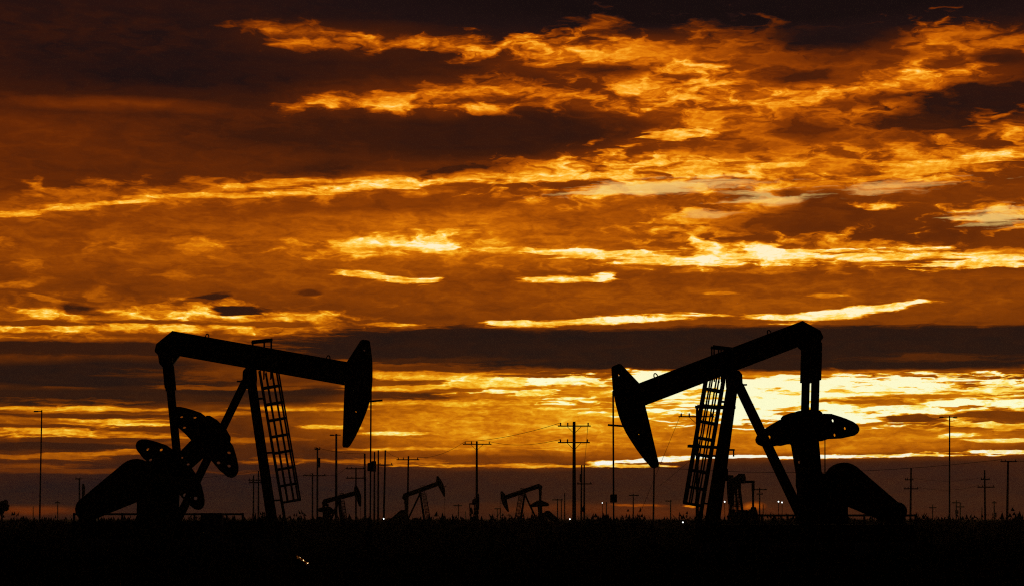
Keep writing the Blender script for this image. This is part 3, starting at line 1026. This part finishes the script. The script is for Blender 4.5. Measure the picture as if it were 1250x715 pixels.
far_jack(513.0, 600.5, 6.5, 'small distant pumpjack with raised head, right of the pole cluster', math.radians(20), (0.5, -0.866), math.radians(6), drive=34)
far_jack(640.5, 601.5, 6.5, 'small distant pumpjack facing left beside the thick double-arm pole', math.radians(-19), (0.06, 0.998), math.radians(184))
far_jack(414.0, 609.5, 6.3, 'low distant pumpjack turned away, beneath the big left horse head', math.radians(14), (0.2, 0.98), math.radians(28))
far_jack(899.5, 589.5, 8.9, 'distant pumpjack seen from behind between the legs of the right pumpjack', math.radians(-8), (0.2, -0.98), math.radians(97), 1.6)
far_jack(580.5, 612.0, 4.9, 'tiny distant pumpjack seen end-on at the foot of a crossarm pole', math.radians(5), (0.3, 0.95), math.radians(82))

# ------------------------------------------------------------------ poles
POLES = {}


def pole(key, x, ytop, label, height=11.0, width=2.5, arms=(), lean=0.0, kind='utility_pole', mat='wood', lamp=None, can=(), braces=False, dist=None, base_y=None):
    """x, ytop: where the pole stands and ends; arms: (y, x left, x right) in photograph pixels"""
    dist = dist or (height - CAM_Z) * FPX / (HORIZON - ytop)
    foot = at(x, HORIZON, dist)
    zfoot = 0.0
    k = dist / FPX
    top = at(x + lean, ytop, dist)
    h = top.z
    root = thing(kind, (foot.x, foot.y, 0), label, 'pole' if kind != 'light_mast' else 'light mast')
    dx = top.x - foot.x
    r = width * k / 2
    Mesh().tube([(0, 0, -0.4), (dx * 0.5, 0, h * 0.5), (dx, 0, h)], r * 1.12, 8, r * 0.82).build('pole_shaft', M[mat], root, smooth=True)
    ends = []
    for (y, xl, xr) in arms:
        z = at(x, y, dist).z
        a = at(xl, y, dist).x - foot.x
        b = at(xr, y, dist).x - foot.x
        t = max(0.12, 1.3 * k)
        cx = dx * z / h
        arm = Mesh().bar((a, -r, z), (b, -r, z), t, t).build('crossarm', M[mat], root)
        for q in (a + 0.08 * (b - a), a + 0.3 * (b - a), b - 0.08 * (b - a)):
            Mesh().lathe([(0.05, 0), (0.09, 0.06), (0.05, 0.12), (0.09, 0.18), (0.04, 0.26)], 7, (q, -r, z + t / 2)).build('insulator', M['glass'], arm)
            ends.append(Vector((foot.x + q, foot.y - r, z + t / 2 + 0.25)))
        if braces:
            for q in (a, b):
                Mesh().bar((cx, -r - 0.04, z - 0.75), (cx + (q - cx) * 0.42, -r - 0.04, z - t / 2), 0.05, 0.03).build('brace', M['galv'], root)
    for (y0, y1, ox, w) in can:
        z0, z1 = at(x, y1, dist).z, at(x, y0, dist).z
        cx = ox * k
        Mesh().lathe([(w * k / 2, z0), (w * k / 2, z1 - 0.08), (w * k / 3, z1)], 10, (cx, -r * 0.6, 0)).build('transformer', M['galv'], root)
    if lamp:
        (xl, xr, y) = lamp
        z = at(x, y, dist).z
        a, b = at(xl, y, dist).x - foot.x, at(xr, y, dist).x - foot.x
        Mesh().bar((a, 0, z), (b, 0, z), 0.12, 0.12).build('lamp_bracket', M['galv'], root)
        for q in ((a, b) if xr - xl > 12 else (a,)):
            Mesh().prism([(q - 0.3, z - 0.1), (q + 0.3, z - 0.1), (q + 0.2, z + 0.08), (q - 0.2, z + 0.08)], -0.25, 0.25).build('lamp_head', M['galv'], root)
    POLES[key] = dict(top=Vector((foot.x + dx, foot.y, h)), foot=foot, ends=ends, dist=dist)
    return root


pole('a', 48.5, 500, 'tall thin light mast standing alone at far left', 16, 1.9, lean=2.5, kind='light_mast', mat='galv', lamp=(44, 51, 501.5))
pole('b', 97, 583, 'short pole with one stub arm beside the left belt guard', 11, 2.2, [(584, 92, 98.5)])
pole('b2', 101.5, 590, 'short stout pole without arms touching the left belt guard', 9, 3.4, can=[(592, 603, 0, 4)])
pole('c', 309.5, 579.5, 'thin double-arm pole left of the left pumpjack front leg', 11, 2.0, [(585.5, 303.5, 320), (588.5, 304, 319)])
pole('c2', 315.5, 574, 'bare thin pole hard against the left pumpjack front leg', 11, 2.0)
pole('d', 381.5, 577, 'crossarm pole just left of the transformer pole', 11, 2.0, [(580, 370, 398.5)])
pole('e', 387.5, 546, 'taller pole with transformer right of the left ladder', 12, 2.3, [(548, 384, 391)], can=[(558, 570, 1.4, 3.2)])
pole('f', 410.5, 529, 'stout lamp pole with flat head below the left beam', 13, 3.0, kind='light_mast', mat='galv', lamp=(405, 416, 530.5))
pole('g', 434.5, 570, 'double-arm pole under the tip of the left horse head', 11, 2.1, [(571.5, 422, 446), (583, 422.5, 446)])
pole('h1', 446.0, 553, 'leftmost pole of the tight cluster right of the left horse head', 12, 2.6, lean=-0.8, dist=385)
pole('h2', 456.9, 551, 'pole with cans just right of the left bridle cable', 12, 2.2, lean=0.3, can=[(562, 575, -1.0, 6)], dist=360)
pole('h3', 461.6, 549, 'third pole of the tight cluster right of the left horse head', 12, 2.2, lean=0.2, dist=353)
pole('h4', 468.2, 549, 'rightmost pole of the tight cluster, leaning, with a long arm', 12, 2.4, [(567, 457, 480)], lean=2.2, dist=352)
pole('i', 497.0, 556, 'leaning crossarm pole behind the distant pumpjack with raised head', 11, 2.3, [(560.5, 484, 512)], lean=1.6)
pole('j', 582.0, 538, 'tall single-arm pole in mid picture between the two distant pumpjacks', 11, 3.0, [(541.6, 565, 600)], braces=True)
pole('k', 700.8, 514, 'thick double-arm pole with braces left of the right horse head', 11, 4.4, [(519.5, 681, 721), (539.6, 681, 720)], braces=True)
pole('l1', 709.3, 567, 'thin pole with can close right of the thick double-arm pole', 11, 2.2, lean=0.8, can=[(578, 588, 0, 3.4)])
pole('l2', 713.2, 567, 'thin pole with low crossarm close right of the thick double-arm pole', 11, 2.2, [(590, 704, 722.5)])
pole('m1', 680.6, 608, 'tiny far pole, leftmost of three left of the thick pole', 11, 1.5, [(609.5, 674, 687)])
pole('m2', 685.2, 608, 'tiny far pole, middle of three left of the thick pole', 11, 1.4)
pole('m3', 689.3, 601, 'tiny far pole, tallest of three left of the thick pole', 11, 1.5)
pole('n1', 607.3, 619.5, 'very small far pole left of the distant pumpjack facing left', 10, 1.2, [(620.3, 603.5, 611)])
pole('n2', 610.6, 620.5, 'faint far post right of a very small crossarm pole', 10, 1.0)
pole('n3', 649.5, 617, 'thin far pole behind the distant pumpjack facing left', 11, 1.1)
pole('o', 740.2, 612, 'thin far pole left of the right bridle cable', 11, 1.4)
pole('p', 773.0, 602, 'small crossarm pole between right bridle cable and bare pole', 11, 1.7, [(604, 767.5, 780)])
pole('q', 797.3, 568, 'bare pole standing below the tip of the right horse head', 11, 2.2, lean=1.3)
pole('r', 818.6, 609.5, 'small pole with a left stub arm near the right ladder foot', 11, 1.6, [(611, 812, 820)])
pole('s', 851.0, 497, 'tall thick crossarm pole behind the right pumpjack ladder', 12, 3.8, [(508, 828, 872)], braces=True)
pole('t', 927.3, 595, 'double-arm pole between the right pumpjack legs', 11, 1.8, [(597, 919.5, 936), (602.5, 923.5, 931)])
pole('t2', 931.6, 615, 'small bare far pole beside the double-arm pole between the right legs', 10, 1.3)
pole('u', 1007.0, 536, 'thin mast partly hidden behind the right counterweight', 13, 1.6)
pole('v', 1111.0, 571, 'double-arm pole just right of the right belt guard', 11, 2.5, [(585, 1104.5, 1115), (596, 1103, 1121)], lean=1.2)
pole('w', 1138.5, 615, 'small far pole between double-arm pole and tall right light mast', 11, 1.4, [(619, 1134, 1143)])
pole('x', 1158.8, 507, 'tall slim light mast with two heads at right', 16, 2.0, lean=0.4, kind='light_mast', mat='galv', lamp=(1149, 1166, 508.6))
pole('y1', 1167.4, 610, 'small pole with can close right of the tall right light mast', 11, 1.8, [(613, 1162, 1172)], can=[(622, 627, 0.6, 4)])
pole('y2', 1172.2, 612.5, 'second small pole right of the tall right light mast', 11, 1.7, [(618, 1168, 1177)])
pole('z1', 1202.5, 573, 'double-arm pole second from the right edge', 11, 2.3, [(584.5, 1197, 1208), (594, 1193, 1214)], lean=-0.6)
pole('z2', 1198.6, 619, 'tiny post left of the double-arm pole near the right edge', 11, 1.4)
pole('z3', 1213.6, 611, 'small pole with transformer right of the double-arm pole near the right edge', 11, 1.7, [(613, 1211, 1216)], can=[(625, 631, 1.2, 3.6)])
pole('za', 1229.0, 562, 'stout pole with flat top arm nearest the right edge', 11, 2.8, [(562.8, 1221, 1241)], lean=1.6)
pole('zb', 559.5, 614.5, 'tiny crossarm pole right of the distant raised-head pumpjack', 10, 1.3, [(616.5, 553.5, 564)])
pole('zc', 568.3, 623, 'tiniest post left of the tall mid-picture pole', 10, 1.1)
pole('zd', 70.5, 610.5, 'tiny crossarm pole in the red glow at far left', 11, 1.3, [(613, 67.5, 73.5)])
pole('ze', 40.5, 617.5, 'tiny bare post left of the tall far-left mast', 10, 1.2)


# ------------------------------------------------------------------ wires
def wire(a, b, sag, label, r=0.022, name='power_line', cat='wire'):
    a, b = Vector(a), Vector(b)
    n = 14
    pts = [a.lerp(b, k / n) - Vector((0, 0, sag * 4 * (k / n) * (1 - k / n))) for k in range(n + 1)]
    o0 = pts[0].copy()
    o = Mesh().tube([p - o0 for p in pts], r, 4).build(name, M['cable'])
    o.location = o0
    tag(o, label, cat, 'overhead wires' if name == 'power_line' else 'guy wires')
    return o


E = lambda k, i: POLES[k]['ends'][i]
T = lambda k: POLES[k]['top']
wire(E('k', 0), E('j', 0), 0.36, 'wire from upper left arm end of the thick pole to the mid-picture pole', 0.024)
wire(E('k', 3), E('j', 2), 0.48, 'wire from lower left arm of the thick pole to the mid-picture pole', 0.022)
wire(E('j', 0), E('i', 2), 0.60, 'wire from the mid-picture pole to the leaning crossarm pole', 0.024)
wire(E('i', 0), T('h4'), 0.18, 'wire from the leaning crossarm pole to the pole cluster', 0.022)
wire(E('g', 0), E('d', 2), 0.90, 'sagging wire between the double-arm pole and the pole beside the transformer', 0.035)
wire(T('e'), T('h1'), 0.30, 'wire from the transformer pole to the pole cluster', 0.028)
wire(E('k', 2), T('l2'), 0.30, 'wire from the thick pole right arm down to its thin neighbour', 0.022)
wire(T('q'), T('l2'), 0.54, 'nearly level wire between bare pole and the thin pole by the thick one', 0.028)
wire(E('za', 0), T('q') + Vector((0, 0, -0.2)), 1.50, 'long level wire crossing behind the right pumpjack to the right edge pole', 0.035)
wire(T('za'), T('za') + Vector((38, 30, 0.6)), 0.24, 'wire leaving the stout right edge pole out of the picture', 0.03)
wire(E('v', 5), E('z1', 3), 0.75, 'wire between the two double-arm poles at right, lower arms', 0.024)
wire(E('v', 2), E('z1', 0), 0.66, 'wire between the two double-arm poles at right, upper arms', 0.022)
wire(T('c'), T('d'), 0.75, 'wire behind the left ladder from double-arm pole to crossarm pole', 0.024)
wire(T('c2'), T('b') , 1.20, 'level wire behind the left pumpjack base', 0.028)
wire(E('s', 0), at(783, 622, POLES['s']['dist']), 0, 'guy wire slanting down left from the tall crossarm pole arm', 0.016, 'guy_wire')
wire(T('s') - Vector((0, 0, 4.4)), at(806, 592, POLES['s']['dist'] * 0.98), 0, 'lower guy wire slanting from the tall crossarm pole', 0.016, 'guy_wire')

# ------------------------------------------------------------------ guard rails round the near pumpjacks
def guard_rail(x0, x1, y, dist, label, posts):
    a, b = at(x0, y, dist), at(x1, y, dist)
    root = thing('guard_rail', ((a.x + b.x) / 2, dist, 0), label, 'railing', 'guard rails behind the near pumpjacks')
    hw = (b.x - a.x) / 2
    Mesh().tube([(-hw, 0, a.z), (hw, 0, a.z)], 0.04, 6).build('rail', M['galv'], root)
    Mesh().tube([(-hw, 0, a.z * 0.55), (hw, 0, a.z * 0.55)], 0.04, 6).build('rail', M['galv'], root)
    for k in range(posts):
        x = -hw + 2 * hw * k / (posts - 1)
        Mesh().tube([(x, 0.09, -0.2), (x, 0.09, a.z + 0.05)], 0.045, 6).build('post', M['galv'], root)
    return root


guard_rail(899, 1118, 628.5, D0 + 4, 'pipe guard rail running behind the right pumpjack base', 8)
guard_rail(90, 296, 627, D0 + 4, 'pipe guard rail running behind the left pumpjack base', 8)

# electrical cabinets
def cabinet(px, dist, w, h, label):
    p = at(px, HORIZON, dist)
    root = thing('control_cabinet', (p.x, p.y, 0), label, 'cabinet')
    bd = Mesh().box(-w / 2, w / 2, -0.25, 0.25, 0.35, h).build('cabinet_body', M['galv'], root, bevel=0.02)
    Mesh().box(-w / 2 + 0.05, w / 2 - 0.05, -0.28, -0.253, 0.42, h - 0.08).build('cabinet_door', M['galv'], root)
    Mesh().box(w / 2 - 0.16, w / 2 - 0.12, -0.32, -0.283, h * 0.6, h * 0.6 + 0.16).build('handle', M['iron'], root)
    for s in (-1, 1):
        Mesh().box(s * (w / 2 - 0.06) - 0.04, s * (w / 2 - 0.06) + 0.04, -0.2, 0.2, -0.1, 0.347).build('leg', M['iron'], root)


cabinet(259, D0 - 3.5, 0.75, 1.75, 'grey control cabinet standing beside the left pumpjack gear reducer')

# ------------------------------------------------------------------ lit yard lamps far off
def yard_lamp(px, py, dist, label, r=0.13):
    p = at(px, py, dist)
    root = thing('yard_lamp', (p.x, p.y, 0), label, 'lamp', 'far white yard lights')
    Mesh().tube([(0, 0, -0.2), (0, 0, p.z - r)], 0.05, 6, 0.035).build('lamp_post', M['galv'], root)
    Mesh().lathe([(r * 0.4, -r), (r * 0.95, -r * 0.4), (r, 0.1 * r), (r * 0.7, r * 0.7), (r * 0.2, r)], 10, (0, 0, p.z)).build('lamp_globe', lamp_mat, root, smooth=True)
    Mesh().lathe([(r * 1.25, r * 1.0), (r * 0.5, r * 1.5), (r * 0.1, r * 1.6)], 10, (0, 0, p.z)).build('lamp_hood', M['galv'], root)


for px, py, lab in ((317.5, 632, 'white lamp near the ground left of the left ladder foot'),
                    (428.5, 633.2, 'white lamp under the low distant pumpjack'),
                    (468.3, 632.6, 'white lamp at the foot of the pole cluster'),
                    (695.6, 633, 'white lamp at the foot of the thick double-arm pole'),
                    (833.6, 636.8, 'white lamp on the ground left of the right ladder foot'),
                    (884.7, 611.8, 'white lamp beside the right pumpjack front leg'),
                    (735.2, 613.2, 'faint white lamp left of the right bridle cable'),
                    (950.3, 611.6, 'left one of two white lamps beside the right back leg'),
                    (954.6, 612.6, 'right one of two white lamps beside the right back leg')):
    yard_lamp(px, py, 290, lab, 0.055 if 'faint' in lab else 0.085)

# ------------------------------------------------------------------ added shiny tube imitating a ground glint of unknown source
pa, pb = at(362.5, 680.5, 90), at(377, 692.5, 73)
pa.z, pb.z = 0.08, 0.08
fp = Mesh()
segs = 9
for k in range(segs):
    u0, u1 = k / segs, (k + 0.96) / segs
    w0 = Vector((0.05 * math.sin(k * 2.1), 0, 0))
    fp.tube([pa.lerp(pb, u0) - pa + w0, pa.lerp(pb, u1) - pa + Vector((0.05 * math.sin(k * 2.1 + 2.1), 0, 0))], 0.045, 8)
glint_tube = fp.build('glint_line', M['pipe'], None, smooth=True)
glint_tube.location = pa
tag(glint_tube, 'added shiny metal tube standing in for a glint on the dark foreground', 'pipe')

# ------------------------------------------------------------------ small tree at the left edge
tr = thing('tree', at(1.5, HORIZON, 330) * 1.0, 'small round-topped tree cut by the left edge', 'tree')
tr.location.z = 0
Mesh().tube([(0, 0, -0.2), (0.1, 0, 1.6), (0.0, 0, 3.2)], 0.16, 7, 0.08).tube([(0.05, 0, 1.9), (0.6, 0.2, 3.1)], 0.07, 5, 0.03).tube([(0.05, 0, 1.8), (-0.6, -0.1, 3.0)], 0.07, 5, 0.03).build('trunk', M['wood'], tr)
cb = bmesh.new()
for k in range(1500):
    while True:
        v = Vector((rng.uniform(-1, 1), rng.uniform(-1, 1), rng.uniform(-1, 1)))
        if 0.15 < v.length < 1:
            break
    lump = 0.8 + 0.25 * math.sin(5 * v.x + 2) * math.sin(6 * v.z)
    c = Vector((0, 0, 3.2)) + Vector((v.x * 1.25, v.y * 1.25, v.z * 1.15)) * lump
    a, b = [Vector((rng.gauss(0, 1), rng.gauss(0, 1), rng.gauss(0, 1))).normalized() * 0.13 for _ in range(2)]
    cb.faces.new([cb.verts.new(c + a), cb.verts.new(c + b), cb.verts.new(c - a), cb.verts.new(c - b)])
me = bpy.data.meshes.new('crown')
cb.to_mesh(me)
cb.free()
me.materials.append(M['scrub'])
o = bpy.data.objects.new('crown', me)
coll.objects.link(o)
o.parent = tr

# ------------------------------------------------------------------ dry scrub over the field (nobody could count it)
verts, faces = [], []


def blade(x, y, z, h, lean_a, lean, w):
    dx, dy = math.cos(lean_a), math.sin(lean_a)
    n = len(verts)
    verts.extend([(x - dy * w, y + dx * w, z), (x + dy * w, y - dx * w, z), (x + dx * lean * h, y + dy * lean * h, z + h)])
    faces.append((n, n + 1, n + 2))


for k in range(5200):                                    # tufts in the near field
    d = 18 * (20 ** rng.random())
    x = rng.uniform(-0.26, 0.26) * d
    s = rng.choice((0.2, 0.3, 0.3, 0.45)) * (0.7 + 0.6 * rng.random())
    for q in range(9):
        blade(x + rng.gauss(0, s * 0.35), d + rng.gauss(0, s * 0.35), -0.06, s * rng.uniform(0.5, 1.2), rng.uniform(0, 6.28), rng.uniform(0.1, 0.6), s * 0.045)
for k in range(620):                                     # bushes that break the horizon
    d = rng.uniform(180, 900)
    x = rng.uniform(-0.27, 0.27) * d
    w, h = rng.uniform(1.0, 4.0), rng.uniform(1.3, 2.2) + (0.9 if rng.random() < 0.15 else 0)
    for q in range(60):
        a = rng.uniform(0, 6.28)
        rr = math.sqrt(rng.random())
        z = h * (1 - rr * rr) * rng.uniform(0.3, 1.0)
        blade(x + w * rr * math.cos(a), d + w * rr * math.sin(a), max(0, z - 0.35), rng.uniform(0.35, 0.75), rng.uniform(0, 6.28), rng.uniform(0.1, 0.9), 0.2)
for x0, d0, n_ in ((-13, 84, 34), (-9.5, 80, 22), (9.5, 84, 34), (13.5, 82, 26), (1, 110, 16), (-24, 120, 12), (26, 120, 14)):
    for k in range(n_):                                  # weeds grown up round the machines' pads
        x, d = x0 + rng.gauss(0, 2.6), d0 + rng.gauss(0, 2.2)
        w, h = rng.uniform(0.3, 0.9), rng.uniform(0.7, 1.75)
        for q in range(70):
            a, rr = rng.uniform(0, 6.28), math.sqrt(rng.random())
            z = h * (1 - rr * rr) * rng.uniform(0.2, 1.0)
            blade(x + w * rr * math.cos(a), d + w * rr * math.sin(a), max(-0.05, z - 0.3), rng.uniform(0.2, 0.55), rng.uniform(0, 6.28), rng.uniform(0.1, 0.9), 0.035)
me = bpy.data.meshes.new('scrub')
me.from_pydata(verts, [], faces)
me.materials.append(M['scrub'])
scrub = bpy.data.objects.new('scrub', me)
coll.objects.link(scrub)
scrub['kind'] = 'stuff'
tag(scrub, 'low dry scrub and grass covering the dark field to the horizon', 'scrub')
# ------------------------------------------------------------------ thin dusty evening air
hz_m = bpy.data.materials.new('dusty_air')
hz_m.use_nodes = True
hn = hz_m.node_tree
hn.nodes.clear()
ho = hn.nodes.new('ShaderNodeOutputMaterial')
hv = hn.nodes.new('ShaderNodeVolumePrincipled')
hv.inputs['Color'].default_value = (0.9, 0.72, 0.55, 1)
hv.inputs['Density'].default_value = 0.00009
hv.inputs['Anisotropy'].default_value = 0.3
hn.links.new(hv.outputs[0], ho.inputs['Volume'])
haze = Mesh().box(-1500, 1500, -60, 2600, -1.2, 22).build('haze', hz_m)
haze['kind'] = 'stuff'
tag(haze, 'thin dusty air over the oil field', 'haze')
